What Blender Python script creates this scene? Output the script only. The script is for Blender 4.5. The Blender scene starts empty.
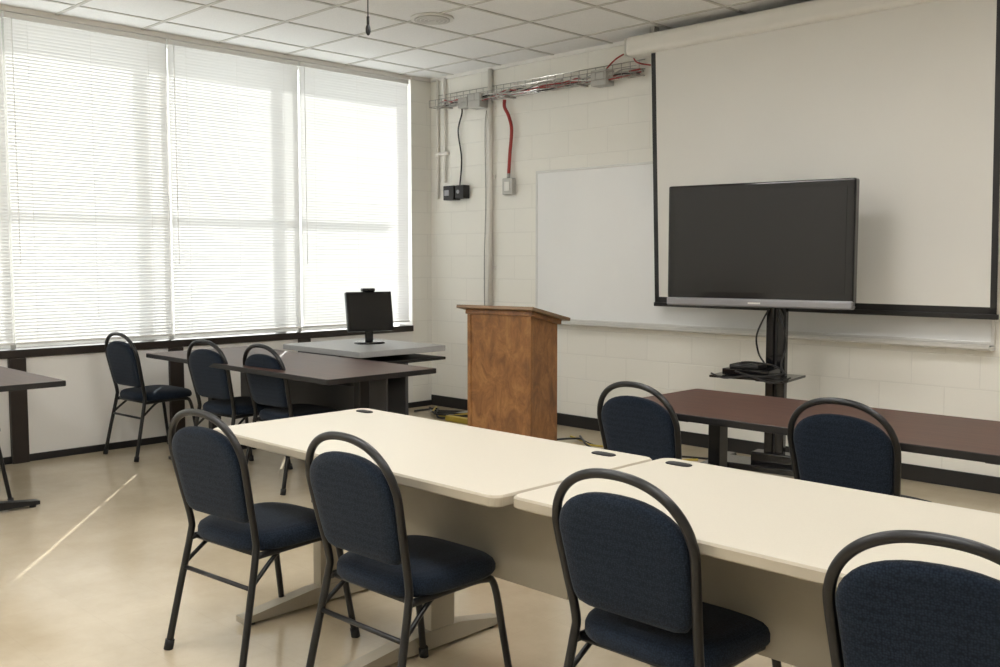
import bpy, bmesh, math, random
from mathutils import Vector, Matrix
random.seed(4)
scene=bpy.context.scene
try:
    scene.view_settings.view_transform='Standard'
    scene.view_settings.look='None'
    scene.view_settings.exposure=.5
except Exception: pass

# ------------------------------------------------------------------ materials
def mat(name,col,rough=0.5,metal=0.0,nscale=None,namt=0.0,col2=None,bump=0.0,bscale=None,stretch=None,spec=None,coat=0.0):
    m=bpy.data.materials.new(name); m.use_nodes=True
    nt=m.node_tree; b=nt.nodes['Principled BSDF']
    b.inputs['Base Color'].default_value=(*col,1); b.inputs['Roughness'].default_value=rough
    b.inputs['Metallic'].default_value=metal
    if spec is not None: b.inputs['Specular IOR Level'].default_value=spec
    if coat: b.inputs['Coat Weight'].default_value=coat
    tc=nt.nodes.new('ShaderNodeTexCoord'); mp=nt.nodes.new('ShaderNodeMapping')
    nt.links.new(tc.outputs['Object'],mp.inputs['Vector'])
    if stretch: mp.inputs['Scale'].default_value=stretch
    if nscale:
        n=nt.nodes.new('ShaderNodeTexNoise'); n.inputs['Scale'].default_value=nscale; n.inputs['Detail'].default_value=6
        nt.links.new(mp.outputs['Vector'],n.inputs['Vector'])
        r=nt.nodes.new('ShaderNodeValToRGB')
        c2=col2 or tuple(c*(1-namt) for c in col)
        r.color_ramp.elements[0].position=.32; r.color_ramp.elements[1].position=.68
        r.color_ramp.elements[0].color=(*c2,1); r.color_ramp.elements[1].color=(*col,1)
        nt.links.new(n.outputs['Fac'],r.inputs['Fac']); nt.links.new(r.outputs['Color'],b.inputs['Base Color'])
    if bump:
        n2=nt.nodes.new('ShaderNodeTexNoise'); n2.inputs['Scale'].default_value=bscale or 50; n2.inputs['Detail'].default_value=4
        nt.links.new(mp.outputs['Vector'],n2.inputs['Vector'])
        bp=nt.nodes.new('ShaderNodeBump'); bp.inputs['Strength'].default_value=bump; bp.inputs['Distance'].default_value=.01
        nt.links.new(n2.outputs['Fac'],bp.inputs['Height']); nt.links.new(bp.outputs['Normal'],b.inputs['Normal'])
    return m

def mat_block(name,col,axes):
    """painted concrete block"""
    m=bpy.data.materials.new(name); m.use_nodes=True; nt=m.node_tree; b=nt.nodes['Principled BSDF']
    b.inputs['Roughness'].default_value=.45
    tc=nt.nodes.new('ShaderNodeTexCoord'); sp=nt.nodes.new('ShaderNodeSeparateXYZ'); cb=nt.nodes.new('ShaderNodeCombineXYZ')
    nt.links.new(tc.outputs['Object'],sp.inputs[0])
    nt.links.new(sp.outputs[axes],cb.inputs[0]); nt.links.new(sp.outputs['Z'],cb.inputs[1])
    br=nt.nodes.new('ShaderNodeTexBrick'); br.inputs['Scale'].default_value=1
    br.inputs['Brick Width'].default_value=.406; br.inputs['Row Height'].default_value=.203
    br.inputs['Mortar Size'].default_value=.005; br.inputs['Mortar Smooth'].default_value=.6
    br.inputs['Color1'].default_value=(*col,1); br.inputs['Color2'].default_value=(*[c*.985 for c in col],1)
    br.inputs['Mortar'].default_value=(*[c*.92 for c in col],1)
    nt.links.new(cb.outputs[0],br.inputs['Vector'])
    nt.links.new(br.outputs['Color'],b.inputs['Base Color'])
    n=nt.nodes.new('ShaderNodeTexNoise'); n.inputs['Scale'].default_value=60; nt.links.new(tc.outputs['Object'],n.inputs['Vector'])
    ad=nt.nodes.new('ShaderNodeMath'); ad.operation='MULTIPLY_ADD'; ad.inputs[1].default_value=-1; 
    nt.links.new(br.outputs['Fac'],ad.inputs[0])
    ml=nt.nodes.new('ShaderNodeMath'); ml.operation='MULTIPLY'; ml.inputs[1].default_value=.25
    nt.links.new(n.outputs['Fac'],ml.inputs[0]); nt.links.new(ml.outputs[0],ad.inputs[2])
    bp=nt.nodes.new('ShaderNodeBump'); bp.inputs['Strength'].default_value=.35; bp.inputs['Distance'].default_value=.005
    nt.links.new(ad.outputs[0],bp.inputs['Height']); nt.links.new(bp.outputs['Normal'],b.inputs['Normal'])
    return m

def mat_floor():
    m=bpy.data.materials.new('vinyl_tile'); m.use_nodes=True; nt=m.node_tree; b=nt.nodes['Principled BSDF']
    tc=nt.nodes.new('ShaderNodeTexCoord')
    br=nt.nodes.new('ShaderNodeTexBrick'); br.offset=0; br.inputs['Scale'].default_value=1
    br.inputs['Brick Width'].default_value=.305; br.inputs['Row Height'].default_value=.305
    br.inputs['Mortar Size'].default_value=.0010; br.inputs['Mortar Smooth'].default_value=.3
    br.inputs['Color1'].default_value=(.60,.515,.385,1); br.inputs['Color2'].default_value=(.592,.508,.378,1); br.inputs['Mortar'].default_value=(.55,.47,.35,1)
    nt.links.new(tc.outputs['Object'],br.inputs['Vector'])
    n=nt.nodes.new('ShaderNodeTexNoise'); n.inputs['Scale'].default_value=1.8; n.inputs['Detail'].default_value=9; n.inputs['Roughness'].default_value=.7
    nt.links.new(tc.outputs['Object'],n.inputs['Vector'])
    r=nt.nodes.new('ShaderNodeValToRGB'); r.color_ramp.elements[0].position=.3; r.color_ramp.elements[1].position=.7
    r.color_ramp.elements[0].color=(.80,.77,.71,1); r.color_ramp.elements[1].color=(1.04,1.03,1.01,1)
    nt.links.new(n.outputs['Fac'],r.inputs['Fac'])
    mx=nt.nodes.new('ShaderNodeMixRGB'); mx.blend_type='MULTIPLY'; mx.inputs[0].default_value=.8
    nt.links.new(br.outputs['Color'],mx.inputs[1]); nt.links.new(r.outputs['Color'],mx.inputs[2]); nt.links.new(mx.outputs[0],b.inputs['Base Color'])
    rr=nt.nodes.new('ShaderNodeMapRange'); rr.inputs['To Min'].default_value=.08; rr.inputs['To Max'].default_value=.24
    nt.links.new(n.outputs['Fac'],rr.inputs['Value']); nt.links.new(rr.outputs['Result'],b.inputs['Roughness'])
    b.inputs['Specular IOR Level'].default_value=.6
    return m

def mat_wood():
    m=bpy.data.materials.new('podium_wood'); m.use_nodes=True; nt=m.node_tree; b=nt.nodes['Principled BSDF']
    tc=nt.nodes.new('ShaderNodeTexCoord'); mp=nt.nodes.new('ShaderNodeMapping'); mp.inputs['Scale'].default_value=(3,3,1.6)
    nt.links.new(tc.outputs['Object'],mp.inputs['Vector'])
    n=nt.nodes.new('ShaderNodeTexNoise'); n.inputs['Scale'].default_value=4.5; n.inputs['Detail'].default_value=9; n.inputs['Roughness'].default_value=.74; n.inputs['Distortion'].default_value=.8
    nt.links.new(mp.outputs['Vector'],n.inputs['Vector'])
    r=nt.nodes.new('ShaderNodeValToRGB'); e=r.color_ramp.elements
    e[0].position=.30; e[0].color=(.10,.040,.012,1); e[1].position=.72; e[1].color=(.40,.195,.066,1)
    k=e.new(.5); k.color=(.235,.102,.031,1)
    nt.links.new(n.outputs['Fac'],r.inputs['Fac']); nt.links.new(r.outputs['Color'],b.inputs['Base Color'])
    b.inputs['Roughness'].default_value=.38
    return m

def mat_blind():
    m=bpy.data.materials.new('blind_slat'); m.use_nodes=True; nt=m.node_tree
    for n in list(nt.nodes): nt.nodes.remove(n)
    o=nt.nodes.new('ShaderNodeOutputMaterial'); d=nt.nodes.new('ShaderNodeBsdfDiffuse'); t=nt.nodes.new('ShaderNodeBsdfTranslucent'); x=nt.nodes.new('ShaderNodeMixShader')
    d.inputs[0].default_value=(.82,.815,.80,1); t.inputs[0].default_value=(.86,.855,.84,1); x.inputs[0].default_value=.23
    nt.links.new(d.outputs[0],x.inputs[1]); nt.links.new(t.outputs[0],x.inputs[2]); nt.links.new(x.outputs[0],o.inputs[0])
    return m
def mat_pane():
    m=bpy.data.materials.new('window_glass'); m.use_nodes=True; nt=m.node_tree
    for n in list(nt.nodes): nt.nodes.remove(n)
    o=nt.nodes.new('ShaderNodeOutputMaterial'); d=nt.nodes.new('ShaderNodeBsdfTransparent'); t=nt.nodes.new('ShaderNodeBsdfGlossy'); x=nt.nodes.new('ShaderNodeMixShader')
    d.inputs[0].default_value=(.95,.97,.96,1); t.inputs['Roughness'].default_value=.02; x.inputs[0].default_value=.06
    nt.links.new(d.outputs[0],x.inputs[1]); nt.links.new(t.outputs[0],x.inputs[2]); nt.links.new(x.outputs[0],o.inputs[0])
    return m
def mat_emit(name,col,s):
    m=bpy.data.materials.new(name); m.use_nodes=True; b=m.node_tree.nodes['Principled BSDF']
    b.inputs['Emission Color'].default_value=(*col,1); b.inputs['Emission Strength'].default_value=s; return m
def mat_fabric():
    m=bpy.data.materials.new('navy_fabric'); m.use_nodes=True; nt=m.node_tree; b=nt.nodes['Principled BSDF']
    tc=nt.nodes.new('ShaderNodeTexCoord')
    v=nt.nodes.new('ShaderNodeTexVoronoi'); v.inputs['Scale'].default_value=190; v.inputs['Randomness'].default_value=.6
    nt.links.new(tc.outputs['Object'],v.inputs['Vector'])
    r=nt.nodes.new('ShaderNodeValToRGB'); r.color_ramp.elements[0].position=.15; r.color_ramp.elements[1].position=.7
    r.color_ramp.elements[0].color=(.018,.028,.047,1); r.color_ramp.elements[1].color=(.006,.0105,.019,1)
    nt.links.new(v.outputs['Distance'],r.inputs['Fac']); nt.links.new(r.outputs['Color'],b.inputs['Base Color'])
    bp=nt.nodes.new('ShaderNodeBump'); bp.invert=True; bp.inputs['Strength'].default_value=.4; bp.inputs['Distance'].default_value=.002
    nt.links.new(v.outputs['Distance'],bp.inputs['Height']); nt.links.new(bp.outputs['Normal'],b.inputs['Normal'])
    b.inputs['Roughness'].default_value=.9; b.inputs['Sheen Weight'].default_value=.08; b.inputs['Specular IOR Level'].default_value=.15
    return m

WALL=(.86,.84,.775)
M=dict(
 wallb=mat_block('painted_block_back',WALL,'X'), walll=mat_block('painted_block_side',WALL,'Y'),
 plaster=mat('painted_panel',(.85,.83,.79),.6,nscale=2,namt=.04),
 ceil=mat('ceiling_tile',(.87,.865,.85),.95,nscale=110,namt=.07,bump=.2,bscale=160),
 tbar=mat('ceiling_grid',(.60,.58,.54),.6,nscale=8,namt=.1),
 floor=mat_floor(), black=mat('black_vinyl',(.011,.010,.010),.5,nscale=5,namt=.2),
 darkbronze=mat('dark_bronze',(.024,.016,.012),.45,nscale=5,namt=.2),
 blind=mat_blind(), rail=mat('blind_rail',(.78,.77,.74),.5,nscale=5,namt=.03), glass=mat_pane(),
 frame=mat('black_steel',(.005,.005,.006),.35,nscale=20,namt=.2), fabric=mat_fabric(), rubber=mat('rubber',(.015,.015,.015),.8,nscale=30,namt=.2),
 cream=mat('cream_laminate',(.615,.57,.475),.38,nscale=220,namt=.04), creamedge=mat('cream_edge',(.46,.41,.32),.45,nscale=20,namt=.03),
 beige=mat('beige_steel',(.38,.34,.265),.5,nscale=15,namt=.04),
 brown=mat('brown_laminate',(.092,.044,.030),.42,nscale=6,col2=(.062,.029,.021),stretch=(.6,8,8),spec=.35),
 wood=mat_wood(), woodedge=mat('podium_edge',(.22,.14,.08),.4,nscale=9,namt=.3),
 wboard=mat('whiteboard_enamel',(.87,.87,.86),.18,nscale=1.2,namt=.03), alu=mat('aluminium',(.70,.69,.66),.35,metal=.3,nscale=10,namt=.05),
 screen=mat('projection_fabric',(.77,.755,.71),.8,nscale=2,namt=.02), screenhouse=mat('screen_housing',(.84,.82,.77),.4,nscale=5,namt=.03),
 gloss=mat('gloss_black',(.006,.006,.007),.12,nscale=3,namt=.1), tvscr=mat('tv_panel',(.008,.008,.009),.20,nscale=1,namt=.1),
 silver=mat('silver_plastic',(.30,.30,.32),.3,metal=.5,nscale=10,namt=.05),
 grey=mat('grey_laminate',(.38,.38,.38),.4,nscale=30,namt=.06), greydk=mat('grey_panel',(.10,.10,.105),.5,nscale=10,namt=.06),
 conduit=mat('painted_conduit',(.80,.77,.71),.45,nscale=10,namt=.04), red=mat('red_cable',(.36,.030,.022),.4,nscale=20,namt=.1),
 boxg=mat('grey_box',(.50,.49,.46),.5,nscale=20,namt=.05), galv=mat('galvanised',(.45,.43,.40),.4,metal=.5,nscale=30,namt=.15),
 white=mat('white_plastic',(.76,.75,.71),.5,nscale=10,namt=.03), yellow=mat('yellow_cable',(.5,.36,.05),.5,nscale=10,namt=.1),
 fillglow=mat_emit('fill_panel_emission',(1,.99,.975),10.5),  # emission for the added ceiling fill panels
)
# ------------------------------------------------------------------ mesh helpers
class B:
    def __init__(s): s.bm=bmesh.new(); s.mats=[]
    def mi(s,m):
        if m not in s.mats: s.mats.append(m)
        return s.mats.index(m)
    def tag(s,fs,m,smooth=False):
        i=s.mi(m)
        for f in fs: f.material_index=i; f.smooth=smooth
    def box(s,a,b,m,bev=0.0,seg=2,rot=None,smooth=False):
        a=Vector(a); b=Vector(b); c=(a+b)/2; d=b-a
        r=bmesh.ops.create_cube(s.bm,size=1); vs=r['verts']
        bmesh.ops.scale(s.bm,verts=vs,vec=(abs(d.x),abs(d.y),abs(d.z)))
        if bev>0:
            es={e for v in vs for e in v.link_edges}
            rr=bmesh.ops.bevel(s.bm,geom=list(es),offset=bev,segments=seg,affect='EDGES',profile=.5)
            vs=list({v for f in rr['faces'] for v in f.verts}|{v for v in vs if v.is_valid})
        if rot is not None: bmesh.ops.rotate(s.bm,verts=vs,cent=(0,0,0),matrix=rot)
        bmesh.ops.translate(s.bm,verts=vs,vec=c)
        fs=list({f for v in vs for f in v.link_faces}); s.tag(fs,m,smooth); return fs
    def cyl(s,p0,p1,r,m,r2=None,seg=24):
        p0=Vector(p0); p1=Vector(p1); d=p1-p0
        q=Vector((0,0,1)).rotation_difference(d.normalized()).to_matrix().to_4x4()
        mt=Matrix.Translation((p0+p1)/2)@q
        res=bmesh.ops.create_cone(s.bm,cap_ends=True,segments=seg,radius1=r,radius2=r if r2 is None else r2,depth=d.length,matrix=mt)
        fs=list({f for v in res['verts'] for f in v.link_faces}); s.tag(fs,m,False)
        for f in fs:
            if len(f.verts)==4: f.smooth=True
    def sphere(s,c,r,m,sc=(1,1,1)):
        res=bmesh.ops.create_uvsphere(s.bm,u_segments=20,v_segments=12,radius=r,matrix=Matrix.Translation(c)@Matrix.Diagonal((*sc,1)))
        s.tag(list({f for v in res['verts'] for f in v.link_faces}),m,True)
    def sweep(s,pts,r,m,seg=10,closed=False,sub=6,smoothpath=True):
        P=[Vector(p) for p in pts]
        if smoothpath and len(P)>2:
            Q=[]; n=len(P)
            rng=n if closed else n-1
            for i in range(rng):
                g=lambda k:(P[k%n] if closed else P[max(0,min(n-1,k))])
                a,b,c,d=g(i-1),g(i),g(i+1),g(i+2)
                for j in range(sub):
                    t=j/sub
                    Q.append(.5*((2*b)+(c-a)*t+(2*a-5*b+4*c-d)*t*t+(-a+3*b-3*c+d)*t**3))
            if not closed: Q.append(P[-1])
            P=Q
        n=len(P); rings=[]; 
        up=None
        for i,p in enumerate(P):
            if closed: t=(P[(i+1)%n]-P[i-1]).normalized()
            else: t=(P[min(n-1,i+1)]-P[max(0,i-1)]).normalized()
            if up is None:
                up=t.orthogonal().normalized()
            up=(up-t*up.dot(t)).normalized(); sd=t.cross(up)
            rings.append([s.bm.verts.new(p+up*r*math.cos(2*math.pi*k/seg)+sd*r*math.sin(2*math.pi*k/seg)) for k in range(seg)])
        fs=[]
        for i in range(n if closed else n-1):
            A=rings[i]; C=rings[(i+1)%n]
            for k in range(seg): fs.append(s.bm.faces.new((A[k],A[(k+1)%seg],C[(k+1)%seg],C[k])))
        s.tag(fs,m,True)
        if not closed:
            s.tag([s.bm.faces.new(rings[0][::-1]),s.bm.faces.new(rings[-1])],m)
    def pillow(s,outline,layers,fn,m,smooth=True,m_side=None):
        cu=sum(p[0] for p in outline)/len(outline); cv=sum(p[1] for p in outline)/len(outline)
        mu=max(abs(p[0]-cu) for p in outline); mv=max(abs(p[1]-cv) for p in outline)
        rings=[]
        for ins,w in layers:
            su=1-ins/mu; sv=1-ins/mv
            rings.append([s.bm.verts.new(fn(cu+(p[0]-cu)*su,cv+(p[1]-cv)*sv,w)) for p in outline])
        n=len(outline); fs=[]
        for i in range(len(rings)-1):
            for k in range(n): fs.append(s.bm.faces.new((rings[i][k],rings[i][(k+1)%n],rings[i+1][(k+1)%n],rings[i+1][k])))
        s.tag(fs,m_side or m,smooth)
        s.tag([s.bm.faces.new(rings[0][::-1]),s.bm.faces.new(rings[-1])],m,smooth)
    def prism(s,poly,axis,a,b,m):
        def P(p,t):
            return {'x':(t,p[0],p[1]),'y':(p[0],t,p[1]),'z':(p[0],p[1],t)}[axis]
        A=[s.bm.verts.new(P(p,a)) for p in poly]; C=[s.bm.verts.new(P(p,b)) for p in poly]; n=len(poly)
        fs=[s.bm.faces.new((A[k],A[(k+1)%n],C[(k+1)%n],C[k])) for k in range(n)]+[s.bm.faces.new(A[::-1]),s.bm.faces.new(C)]
        s.tag(fs,m); return fs
    def mesh(s,name):
        bmesh.ops.recalc_face_normals(s.bm,faces=s.bm.faces)
        me=bpy.data.meshes.new(name); s.bm.to_mesh(me); s.bm.free()
        for m in s.mats: me.materials.append(m)
        return me
    def obj(s,name,parent=None,loc=(0,0,0),rz=0):
        o=bpy.data.objects.new(name,s.mesh(name)); scene.collection.objects.link(o)
        o.location=loc; o.rotation_euler=(0,0,rz)
        if parent: o.parent=parent
        return o
def empty(name,loc=(0,0,0),rz=0):
    e=bpy.data.objects.new(name,None); scene.collection.objects.link(e); e.location=loc; e.rotation_euler=(0,0,rz); e.empty_display_size=.1; return e
def superell(hw,hd,n=4,N=48,cx=0,cy=0):
    o=[]
    for k in range(N):
        t=2*math.pi*k/N; c,s_=math.cos(t),math.sin(t)
        o.append((cx+hw*math.copysign(abs(c)**(2/n),c),cy+hd*math.copysign(abs(s_)**(2/n),s_)))
    return o
def rrect(x0,y0,x1,y1,r,N=6):
    o=[]
    for cx,cy,a in ((x1-r,y0+r,-90),(x1-r,y1-r,0),(x0+r,y1-r,90),(x0+r,y0+r,180)):
        for k in range(N+1):
            t=math.radians(a+90*k/N); o.append((cx+r*math.cos(t),cy+r*math.sin(t)))
    return o

# ------------------------------------------------------------------ room shell
XL,YB,H=-6.98,6.14,3.07
XR,YR=1.6,-2.4
b=B(); b.box((XL-.3,YR-.2,-.1),(XR+.2,YB+.2,0),M['floor']); b.obj('floor')
b=B(); b.box((XL-.3,YR-.2,H),(XR+.2,YB+.2,H+.1),M['ceil']); b.obj('ceiling')
b=B(); b.box((XL-.3,YB,0),(XR+.2,YB+.2,H),M['wallb']); b.obj('wall_back')
b=B(); b.box((XR,YR,0),(XR+.2,YB,H),M['walll']); b.obj('wall_right')
b=B(); b.box((XL-.3,YR-.2,0),(XR+.2,YR,H),M['wallb']); b.obj('wall_rear')
YW=[5.88,4.69,3.53,2.38,1.22,.06,-1.1]
SILL=.775
b=B()
b.box((XL-.2,YR,0),(XL,YW[-1],H),M['walll'])
b.box((XL-.2,YW[0]+.02,0),(XL,YB,H),M['walll'])
b.box((XL-.2,YW[-1],3.035),(XL,YW[0]+.02,H),M['plaster'])
b.box((XL-.2,YW[-1],0),(XL,YW[0]+.02,.72),M['plaster'])
b.obj('wall_left')
b=B()
x=XL+.33
while x<XR: b.box((x-.012,YR,H-.006),(x+.012,YB,H+.001),M['tbar']); x+=.61
y=YB-.36
while y>YR: b.box((XL,y-.012,H-.0062),(XR,y+.012,H+.001),M['tbar']); y-=.61
b.obj('trim_1')
b=B(); b.box((XL,YB-.02,H-.03),(XR,YB,H),M['plaster']); b.box((XL,YW[0]+.02,H-.03),(XL+.02,YB,H),M['plaster']); b.obj('trim_2')
b=B(); b.box((XL,YB-.012,0),(XR,YB,.10),M['black'],.003); b.obj('baseboard_back')
b=B(); b.box((XL,YR,0),(XL+.012,YB-.012,.05),M['black'],.003); b.obj('baseboard_left')
b=B(); b.box((XR-.012,YR,0),(XR,YB-.012,.10),M['black'],.003); b.obj('baseboard_right')
b=B(); b.box((XL-.2,YW[-1],.72),(XL+.018,YW[0]+.02,SILL),M['darkbronze'],.004); b.obj('trim_3')
b=B()
for y in YW[1:-1]: b.box((XL-.01,y-.055,0),(XL+.035,y+.055,.72),M['darkbronze'],.004)
b.obj('trim_4')
for i in range(len(YW)-1):
    y1,y0=YW[i],YW[i+1]
    w=empty('window_%d'%(i+1),(XL,y0,SILL))
    hh=3.035-SILL; L=y1-y0
    b=B(); X0,X1=-.19,-.15
    b.box((X0,-.13,0),(X1,-.05,hh),M['rail'])
    b.box((X0,-.05,hh-.04),(X1,L-.13,hh),M['rail'])
    b.box((X0,-.05,0),(X1,L-.13,.03),M['rail'])
    b.box((X0,-.05,1.05),(X1,L-.13,1.08),M['rail'])
    b.box((-.075,-.010,0),(-.055,.022,hh),M['boxg'])
    b.obj('frame',w)
    b=B(); b.box((-.175,-.05,.03),(-.171,L-.13,hh-.04),M['glass']); b.obj('pane',w)
    bl=empty('venetian_blind',(XL-.016,y0,0))
    b=B(); zt=3.03
    z=.838; pitch=.0225; ang=math.radians(67); hwid=.0145
    while z<zt-.04:
        da=random.uniform(-.04,.04)
        c,s_=math.cos(ang+da)*hwid,math.sin(ang+da)*hwid
        ya,yb=.008,L-.008
        row=[]
        for t in (-1,-.35,.35,1):
            off=.0022*(1-t*t)
            row.append((t*c+off, z+t*s_))   # outer edge low, room-side edge high
        vs=[[b.bm.verts.new((q[0],yy,q[1])) for q in row] for yy in (ya,yb)]
        b.tag([b.bm.faces.new((vs[0][k],vs[0][k+1],vs[1][k+1],vs[1][k])) for k in range(3)],M['blind'],True)
        z+=pitch
    b.obj('slats',bl)
    b=B(); b.box((-.018,.006,zt-.04),(.018,L-.006,zt),M['rail'],.003); b.box((-.014,.006,.808),(.014,L-.006,.824),M['rail'],.004)
    for yy in (.15,L/2,L-.15):
        b.box((.0125,yy-.0010,.82),(.0133,yy+.0010,zt-.03),M['rail'])
    b.sweep([(.02,.05,zt-.03),(.022,.05,2.0),(.022,.052,1.35)],.0028,M['rail'],seg=6)
    b.obj('rails_and_cords',bl)
b=B(); b.cyl((0,0,-.014),(0,0,0),.15,M['white'],seg=40); b.cyl((0,0,-.02),(0,0,-.014),.125,M['boxg'],seg=40)
for k in range(1,5): b.sweep([(.028*k*math.cos(a*math.pi/12),.028*k*math.sin(a*math.pi/12),-.02) for a in range(24)],.002,M['white'],closed=True,sub=1,seg=5)
b.obj('ceiling_speaker',None,(-5.22,4.61,H))
b=B(); b.cyl((0,0,-.012),(0,0,0),.03,M['black']); b.cyl((0,0,-.47),(0,0,-.01),.003,M['black'],seg=8)
b.cyl((0,0,-.50),(0,0,-.46),.007,M['black']); b.sphere((0,0,-.525),.013,M['black'],(1,1,2.2)); b.obj('hanging_microphone',None,(-4.01,3.11,H))
for (fx,fy) in ((-3.3,1.2),(-.9,1.2),(-.9,3.6),(-3.1,3.4),(-.9,-1.0),(-3.3,-1.0),(-5.6,-1.0)):  # glowing panels added out of view as fill light for the room
    e=empty('ceiling_fill_light',(fx,fy,H))
    b=B()
    b.box((-.62,-.31,-.02),(-.59,.31,0),M['white']); b.box((.59,-.31,-.02),(.62,.31,0),M['white'])
    b.box((-.59,-.31,-.02),(.59,-.28,0),M['white']); b.box((-.59,.28,-.02),(.59,.31,0),M['white']); b.obj('fill_panel_frame',e)
    b=B(); b.box((-.59,-.28,-.012),(.59,.28,-.007),M['fillglow']); b.obj('fill_panel',e)

# ------------------------------------------------------------------ chairs
def chair_meshes():
    ZB=.70; HWT=.208
    def yb(z): return -.185-(z-.44)*.21
    f=B(); r=.0125
    left=[(-.215,-.275,.012),(-.205,-.235,.20),(-.192,-.192,.40),(-.188,yb(.46),.46),(-.198,yb(.58),.58),(-HWT,yb(ZB),ZB)]
    arc=[]
    for k in range(1,16):
        t=math.pi-math.pi*k/16
        c,s_=math.cos(t),math.sin(t)
        x=HWT*math.copysign(abs(c)**(2/2.25),c); z=ZB+.172*abs(s_)**(2/2.25)
        arc.append((x,yb(z),z))
    right=[(-p[0],p[1],p[2]) for p in left[::-1]]
    f.sweep(left+arc+right,r,M['frame'],seg=12,sub=4)
    for s_ in (-1,1):
        f.sweep([(s_*.212,.225,.012),(s_*.200,.195,.20),(s_*.190,.165,.365),(s_*.188,.12,.395),(s_*.188,0,.398),(s_*.190,-.19,.395)],r*.95,M['frame'],seg=10,sub=5)
        f.sweep([(s_*.200,-.215,.30),(s_*.185,-.10,.385),(s_*.18,-.04,.392)],.008,M['frame'],seg=8)
    f.sweep([(-.19,.13,.395),(.19,.13,.395)],.010,M['frame'],seg=8)
    f.sweep([(-.19,-.17,.395),(.19,-.17,.395)],.010,M['frame'],seg=8)
    f.sweep([(-.196,-.215,.29),(.196,-.215,.29)],.008,M['frame'],seg=8)
    frame=f.mesh('chair_frame')
    g=B()
    for sx in (-1,1):
        g.cyl((sx*.215,-.277,0),(sx*.213,-.270,.035),.0165,M['rubber'],seg=14)
        g.cyl((sx*.213,.228,0),(sx*.211,.223,.035),.0165,M['rubber'],seg=14)
    glides=g.mesh('chair_glides')
    o=[]
    hwb=lambda z: (.186+(z-.46)/.24*(HWT-.186))-.014
    o+=[(-hwb(.53)+.05,.500),(hwb(.53)-.05,.500),(hwb(.53)-.018,.508),(hwb(.53)-.003,.528)]
    for z in (.57,.61,.65,.68): o.append((hwb(z),z))
    for k in range(0,21):
        t=math.pi*k/20; c,s_=math.cos(t),math.sin(t)
        o.append(((HWT-.013)*math.copysign(abs(c)**(2/2.3),c),ZB+.122*abs(s_)**(2/2.3)))
    for z in (.68,.65,.61,.57): o.append((-hwb(z),z))
    o+=[(-hwb(.53)+.003,.528),(-hwb(.53)+.018,.508)]
    p=B()
    fn=lambda u,v,w:(u,yb(v)+w,v)
    p.pillow(o,[(.05,-.022),(.016,-.0195),(.005,-.014),(0,-.004),(0,.006),(.004,.016),(.015,.025),(.05,.030)],fn,M['fabric'])
    back=p.mesh('chair_back_pad')
    q=B()
    so=superell(.218,.215,3.6,56)
    so=[(x*(1-.05*(-y/.215+1)/2),y) for x,y in so]
    def fs(u,v,w):
        d=max(0,(v-.08)/.13); return (u,v+.005,w-.012*d*d*(1 if w>.43 else 0))
    q.pillow(so,[(.03,.403),(.006,.405),(0,.414),(0,.436),(.006,.450),(.020,.460),(.05,.466),(.10,.469)],fs,M['fabric'])
    seat=q.mesh('chair_seat_pad')
    return dict(frame=frame,glides=glides,back_pad=back,seat_pad=seat)
CM=chair_meshes()
def chair(x,y,rot=0):
    e=empty('stacking_chair',(x,y,0),math.radians(rot))
    for n,me in CM.items():
        o=bpy.data.objects.new(n,me); scene.collection.objects.link(o); o.parent=e
for c in [(-3.03,1.87,5),(-2.305,1.95,1),(-1.42,2.10,0),(-.70,2.09,8),
          (-2.40,3.50,-4),(-1.585,3.64,-2),
          (-6.66,3.21,4),(-5.67,3.32,5),(-5.12,3.40,2),(-6.02,1.70,0)]:
    chair(*c)

# ------------------------------------------------------------------ cream training tables
def cream_table(x0,y0,L,W,pa,pb,la,lb):
    e=empty('training_table',(x0,y0,0))
    b=B(); o=rrect(0,0,L,W,.035)
    b.pillow(o,[(.004,.707),(0,.711),(0,.734),(.004,.739),(.006,.740)],lambda u,v,w:(u,v,w),M['cream'],smooth=False,m_side=M['creamedge']); b.obj('top',e)
    b=B(); b.box((pa,W*.42,.37),(pb,W*.42+.02,.708),M['beige'],.004)
    b.box((pa,W*.42+.02,.37),(pb,W*.42+.05,.385),M['beige'],.003)
    b.box((.10,.10,.675),(L-.10,.13,.708),M['beige'],.003); b.obj('modesty_panel',e)
    for k,xx in enumerate((la,lb)):
        b=B()
        b.prism([(.20,.708),(.62,.708),(.56,.66),(.49,.60),(.48,.06),(.37,.06),(.37,.60),(.34,.66)],'x',xx-.025,xx+.025,M['beige'])
        b.prism([(.02,.012),(.72,.012),(.72,.035),(.50,.075),(.34,.075),(.02,.035)],'x',xx-.03,xx+.03,M['beige'])
        for yy in (.06,.68): b.cyl((xx,yy,0),(xx,yy,.014),.02,M['rubber'],seg=14)
        b.obj('leg_%d'%(k+1),e)
    for k,xx in enumerate((.10,L-.16)):
        b=B(); g=superell(.045,.022,3,28,xx,W-.075)
        b.pillow(g,[(.0,.7385),(.0,.7425),(.002,.744)],lambda u,v,w:(u,v,w),M['rubber']); b.obj('grommet_%d'%(k+1),e)
cream_table(-3.40,1.85,1.555,.745,.30,1.545,.17,.84)
cream_table(-1.835,1.89,1.53,.745,.01,1.45,.24,1.37)

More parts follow.
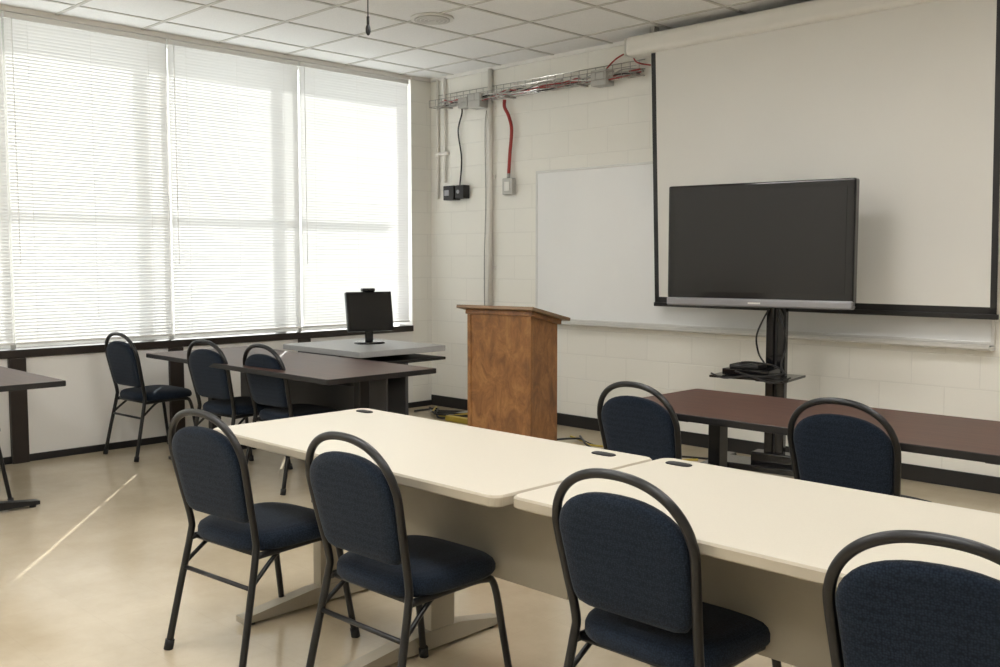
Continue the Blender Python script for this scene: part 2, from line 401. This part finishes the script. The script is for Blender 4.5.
# ------------------------------------------------------------------ brown tables
def brown_table(x0,y0,L,W,panel=False):
    e=empty('brown_table',(x0,y0,0))
    b=B(); o=rrect(0,0,L,W,.012,3)
    b.pillow(o,[(.002,.710),(0,.712),(0,.738),(.002,.740)],lambda u,v,w:(u,v,w),M['brown'],smooth=False,m_side=M['black']); b.obj('top',e)
    for k,xx in enumerate((.36 if not panel else .22,L-.36 if not panel else L-.22)):
        b=B(); b.box((xx-.03,W/2-.035,.05),(xx+.03,W/2+.035,.69),M['frame'],.004)
        b.box((xx-.025,W/2-.28,.690),(xx+.025,W/2+.28,.711),M['frame'],.003)
        b.prism([(W/2-.34,.015),(W/2+.34,.015),(W/2+.34,.035),(W/2+.06,.065),(W/2-.06,.065),(W/2-.34,.035)],'x',xx-.03,xx+.03,M['frame'])
        for yy in (W/2-.31,W/2+.31): b.cyl((xx,yy,0),(xx,yy,.016),.018,M['rubber'],seg=12)
        b.obj('leg_%d'%(k+1),e)
    b=B(); b.box((.3,W/2-.012,.64),(L-.3,W/2+.012,.70),M['frame'],.003)
    if panel: b.box((.24,W*.75,.34),(L-.24,W*.75+.015,.70),M['greydk'],.003)
    b.obj('stretcher',e)
brown_table(-6.48,3.06,2.15,.79,True)
brown_table(-2.72,3.42,1.97,.74)
brown_table(-7.0+.06,1.30,1.64,.76)

# ------------------------------------------------------------------ computer desk
DD=.78
e=empty('computer_desk',(-6.20,3.98,0))
b=B(); b.pillow(rrect(0,0,.95,DD,.02,4),[(.002,.725),(0,.728),(0,.762),(.002,.765)],lambda u,v,w:(u,v,w),M['grey'],smooth=False); b.obj('top',e)
b=B(); b.box((.45,.04,.665),(.975,DD-.03,.685),M['black'],.003); b.box((.47,.06,.685),(.49,DD-.05,.726),M['black']); b.obj('keyboard_tray',e)
for k,yy in enumerate((.05,DD-.10)):
    b=B(); b.box((.15,yy,.02),(.60,yy+.03,.726),M['greydk'],.003); b.box((.05,yy-.01,0),(.75,yy+.04,.04),M['greydk'],.005); b.obj('side_%d'%(k+1),e)
b=B(); b.box((.15,.08,.25),(.17,DD-.10,.71),M['greydk']); b.obj('modesty_panel',e)
e=empty('computer_monitor',(-5.77,4.46,.765),math.radians(74))
b=B(); b.pillow(superell(.11,.085,3,30),[(.0,.0),(0,.008),(.01,.014)],lambda u,v,w:(u,v,w),M['gloss']); b.box((-.03,-.0,.012),(.03,.02,.16),M['gloss'],.004); b.obj('stand',e)
T=Matrix.Rotation(math.radians(-10),3,'X')
b=B(); b.box((-.18,-.02,.09),(.18,.02,.385),M['gloss'],.008,rot=T); b.obj('housing',e)
b=B(); b.box((-.163,-.0235,.11),(.163,-.0195,.368),M['tvscr'],.001,rot=T); b.obj('panel',e)
b=B(); b.box((-.05,.0,.385),(.05,.05,.41),M['gloss'],.008); b.sphere((0,.0,.398),.012,M['gloss']); b.obj('webcam',e)

# ------------------------------------------------------------------ podium
e=empty('podium',(-3.68,3.83,0),math.radians(10))
w,d=.195,.14
b=B()
b.prism([(-d,0),(d,0),(d,1.055),(-d,1.11)],'x',-w,w,M['wood'])
b.obj('body',e)
b=B()
for sx in (-1,1): b.box((sx*w-.012,-d-.006,0),(sx*w+.012,-d+.02,1.09),M['wood'],.003)
b.box((-w,-d-.008,0),(w,-d+.01,.06),M['wood'],.003)
b.obj('corner_posts',e)
b=B(); sl=math.atan2(.055,2*d)
Tm=Matrix.Rotation(-sl,3,'X')
b.box((-w-.055,-d-.05,1.088),(w+.05,d+.06,1.106),M['woodedge'],.003,rot=Tm)
b.box((-w-.02,-d-.015,1.063),(w+.02,d+.015,1.089),M['wood'],.004,rot=Tm)
b.obj('reading_top',e)

# ------------------------------------------------------------------ whiteboard & screen
e=empty('whiteboard',(-5.62,YB-.001,0))
b=B(); b.box((.02,-.018,.90),(3.65,-.002,2.11),M['wboard']); b.obj('writing_surface',e)
b=B(); b.box((0,-.022,.88),(.02,0,2.13),M['alu'],.002); b.box((3.65,-.022,.88),(3.67,0,2.13),M['alu'],.002)
b.box((.02,-.022,2.11),(3.65,0,2.13),M['alu'],.002); b.box((.02,-.022,.88),(3.65,0,.90),M['alu'],.002); b.obj('frame',e)
b=B(); b.prism([(-.11,.865),(-.11,.885),(-.10,.885),(-.10,.873),(0,.876),(0,.85),(-.06,.85)],'x',.2,3.67,M['alu']); b.obj('marker_tray',e)

e=empty('projection_screen',(-4.50,5.93,0))
b=B()
b.box((0,-.07,2.885),(2.95,.09,3.025),M['screenhouse'],.035,4); b.box((-.012,-.065,2.89),(0.005,.085,3.02),M['white'],.01)
for xx in (.2,2.7): b.box((xx,-.03,3.02),(xx+.04,.03,3.07),M['galv'])
b.obj('housing',e)
tilt=math.radians(2.6)
sw0,sw1=.215,2.60
b=B(); b.box((sw0,-.0008,-1.835),(sw1,.0008,0),M['screen']); o=b.obj('fabric',e,(0,-.03,2.90)); o.rotation_euler=(tilt,0,0)
b=B(); b.box((sw0,-.0016,-1.835),(sw0+.038,.0016,-.02),M['black']); b.box((sw1-.036,-.0016,-1.835),(sw1,.0016,-.02),M['black']); b.box((sw0,-.0016,-1.835),(sw1,.0016,-1.79),M['black'])
b.box((sw0-.005,-.012,-1.86),(sw1+.01,.012,-1.83),M['black'],.004); o=b.obj('border',e,(0,-.03,2.90)); o.rotation_euler=(tilt,0,0)

# ------------------------------------------------------------------ television on stand
e=empty('television_on_stand',(-3.155,5.50,0),math.radians(9))
b=B(); b.box((-.60,-.05,1.10),(.60,.03,1.865),M['gloss'],.012,3); b.box((-.45,.03,1.2),(.45,.08,1.75),M['black'],.02); b.obj('tv_housing',e)
b=B(); b.box((-.55,-.053,1.180),(.55,-.0495,1.820),M['tvscr']); b.obj('tv_panel',e)
b=B(); b.box((-.60,-.062,1.090),(.60,.0,1.142),M['silver'],.01,3); b.box((-.04,-.064,1.110),(.04,-.061,1.120),M['alu']); b.obj('tv_lower_trim',e)
b=B()
for sx in (.035,.105): b.box((sx,.06,.08),(sx+.055,.12,1.5),M['gloss'],.008)
b.box((.08,.075,.08),(.115,.105,1.5),M['black']); b.box((-.2,.07,1.3),(.3,.11,1.6),M['black']); b.obj('column',e)
b=B(); b.box((-.21,-.25,.655),(.29,.08,.67),M['gloss'],.004); b.box((.0,-.02,.62),(.18,.08,.655),M['black'],.004)
b.box((-.15,-.19,.672),(.15,.02,.71),M['gloss'],.006); b.box((-.12,-.15,.71),(.07,.0,.735),M['black'],.006); b.obj('shelf_with_players',e)
b=B()
b.sweep([(.12,.03,1.08),(.17,.0,.96),(.18,.02,.84),(.17,-.02,.76),(.2,-.1,.72),(.24,-.14,.69),(.26,-.22,.70)],.006,M['black'],seg=6)
b.sweep([(-.04,-.15,.75),(.06,-.2,.76),(.18,-.16,.74),(.24,-.2,.70),(.1,-.26,.68),(-.05,-.22,.70)],.006,M['black'],seg=6)
b.sweep([(.06,.04,1.08),(.0,.0,.92),(0,.03,.80),(.05,.0,.74)],.006,M['black'],seg=6)
b.sweep([(-.2,-.24,.68),(-.1,-.27,.66),(.05,-.26,.68),(.2,-.27,.65),(.29,-.2,.68)],.006,M['black'],seg=6)
b.obj('cables',e)
b=B(); b.box((-.30,-.05,.05),(.42,.20,.09),M['gloss'],.008)
for sx in (-.28,.40):
    b.box((sx-.035,-.36,.05),(sx+.035,.32,.085),M['gloss'],.01)
    for yy in (-.32,.28): b.cyl((sx-.015,yy,.028),(sx+.015,yy,.028),.028,M['rubber'])
b.box((-.04,.03,.085),(.24,.15,.16),M['gloss'],.01)
b.obj('base',e)

# ------------------------------------------------------------------ wall services
yw=YB-.001
b=B()
b.cyl((-6.16,yw-.025,.98),(-6.16,yw-.025,3.05),.022,M['conduit'])
for zz in (1.3,2.1,2.70): b.box((-6.21,yw-.012,zz),(-6.11,yw,zz+.03),M['conduit'],.003)
b.sweep([(-6.25,yw-.01,.95),(-6.25,yw-.012,1.4),(-6.23,yw-.012,1.9),(-6.24,yw-.012,2.5),(-6.22,yw-.012,2.7)],.005,M['galv'],seg=6)
b.obj('wall_conduit')
b=B()
b.cyl((-6.86,yw-.02,1.95),(-6.86,yw-.02,3.05),.012,M['conduit'],seg=12)
b.cyl((-6.76,yw-.02,2.10),(-6.76,yw-.02,3.05),.012,M['conduit'],seg=12)
b.box((-6.90,yw-.03,2.35),(-6.72,yw,2.38),M['conduit'],.003); b.obj('wall_conduit')
e=empty('cable_tray',(0,0,0))
b=B(); xa,xb=-6.85,-4.5
for yy,zz in ((-.02,2.90),(-.02,2.83),(-.02,2.78),(-.08,2.78),(-.13,2.78),(-.13,2.84)):
    b.cyl((xa,yw+yy,zz),(xb,yw+yy,zz),.0032,M['galv'],seg=6)
x=xa
while x<xb:
    b.sweep([(x,yw-.02,2.90),(x,yw-.02,2.78),(x,yw-.13,2.78),(x,yw-.13,2.84)],.0028,M['galv'],seg=5,smoothpath=False); x+=.085
for x in (-6.7,-5.9,-5.1): b.box((x,yw-.14,2.765),(x+.03,yw,2.778),M['galv'])
b.obj('wire_basket',e)
b=B()
for k,(mt,ph) in enumerate(((M['red'],0),(M['boxg'],1.3),(M['boxg'],2.2),(M['galv'],.6),(M['white'],3.0),(M['red'],4.2),(M['black'],5.0))):
    b.sweep([(xa+.1+i*(xb-xa-.1)/14,yw-.06-.03*math.sin(i*1.1+ph),2.80+.022*math.sin(i*.9+ph*2)+.03*(i%5==k%5)) for i in range(15)],.006,mt,seg=6,sub=4)
b.sweep([(-4.9,yw-.05,2.83),(-4.75,yw-.06,2.93),(-4.62,yw-.05,2.96),(-4.55,yw-.06,2.88),(-4.42,yw-.06,2.84)],.006,M['red'],seg=6)
b.obj('cable_bundle',e)
b=B(); b.box((-6.35,yw-.12,2.72),(-6.20,yw-.01,2.84),M['boxg'],.004); b.box((-6.5,yw-.10,2.74),(-6.38,yw-.01,2.83),M['galv'],.004)
b.box((-4.95,yw-.12,2.74),(-4.8,yw-.01,2.86),M['boxg'],.004); b.obj('junction_boxes',e)
b=B(); b.box((-5.99,yw-.05,1.95),(-5.87,yw,2.09),M['boxg'],.006); b.box((-5.96,yw-.056,1.98),(-5.90,yw-.05,2.06),M['white'],.002)
b.cyl((-5.93,yw-.03,2.09),(-5.93,yw-.03,2.13),.016,M['galv'],seg=14)
b.sweep([(-5.93,yw-.03,2.12),(-5.915,yw-.03,2.3),(-5.89,yw-.035,2.5),(-5.925,yw-.035,2.62),(-5.97,yw-.04,2.70),(-5.96,yw-.05,2.76)],.015,M['red'],seg=10)
b.obj('red_conduit_with_outlet_box')
b=B(); b.box((-6.71,yw-.09,1.93),(-6.57,yw,2.06),M['black'],.006); b.box((-6.56,yw-.08,1.94),(-6.45,yw,2.06),M['black'],.006)
b.cyl((-6.52,yw-.085,2.0),(-6.52,yw-.08,2.0),.018,M['silver'],seg=16); b.box((-6.69,yw-.094,1.97),(-6.63,yw-.089,2.02),M['silver'])
b.sweep([(-6.55,yw-.03,2.05),(-6.535,yw-.02,2.3),(-6.58,yw-.02,2.55),(-6.52,yw-.03,2.7),(-6.50,yw-.05,2.76)],.007,M['black'],seg=8)
b.obj('wall_control_box')
b=B()
for k in range(6):
    mt=(M['black'],M['black'],M['yellow'],M['black'],M['boxg'],M['black'])[k]
    b.sweep([(-6.75+.17*i+.05*k,5.72+.13*math.sin(i*1.7+k)+.03*k,.010+.03*abs(math.sin(i*2+k))) for i in range(8)],.009,mt,seg=6)
b.box((-6.2,5.6,.0),(-5.8,5.66,.045),M['yellow'],.005)
b.box((-6.0,5.95,.0),(-5.6,6.05,.09),M['black'],.01)
b.obj('floor_cables')
b=B()
for k in range(3):
    mt=(M['black'],M['yellow'],M['black'])[k]
    b.sweep([(-4.9+.17*i+.05*k,5.55+.10*math.sin(i*1.7+k)+.05*k,.010+.02*abs(math.sin(i*2+k))) for i in range(8)],.008,mt,seg=6)
b.obj('floor_cables')

# ------------------------------------------------------------------ lights, world, camera
W=bpy.data.worlds.new('World'); scene.world=W; W.use_nodes=True
bg=W.node_tree.nodes['Background']; bg.inputs[0].default_value=(.96,.98,1,1); bg.inputs[1].default_value=2.4
sd=bpy.data.lights.new('sun','SUN'); so=bpy.data.objects.new('sun',sd); scene.collection.objects.link(so)
sd.energy=7.5; sd.angle=math.radians(.35); sd.color=(1,.98,.95)
el=math.radians(40); dv=Vector((.782*math.cos(el),-.623*math.cos(el),-math.sin(el)))
so.rotation_euler=dv.to_track_quat('-Z','Y').to_euler(); so.location=(-12,10,9)
cd=bpy.data.cameras.new('camera'); co=bpy.data.objects.new('camera',cd); scene.collection.objects.link(co)
cd.sensor_width=36; cd.lens=974.7*36/1000; cd.clip_start=.05
co.location=(0,0,1.3844); co.rotation_euler=(math.pi/2-.0753,0,.7793)
scene.camera=co
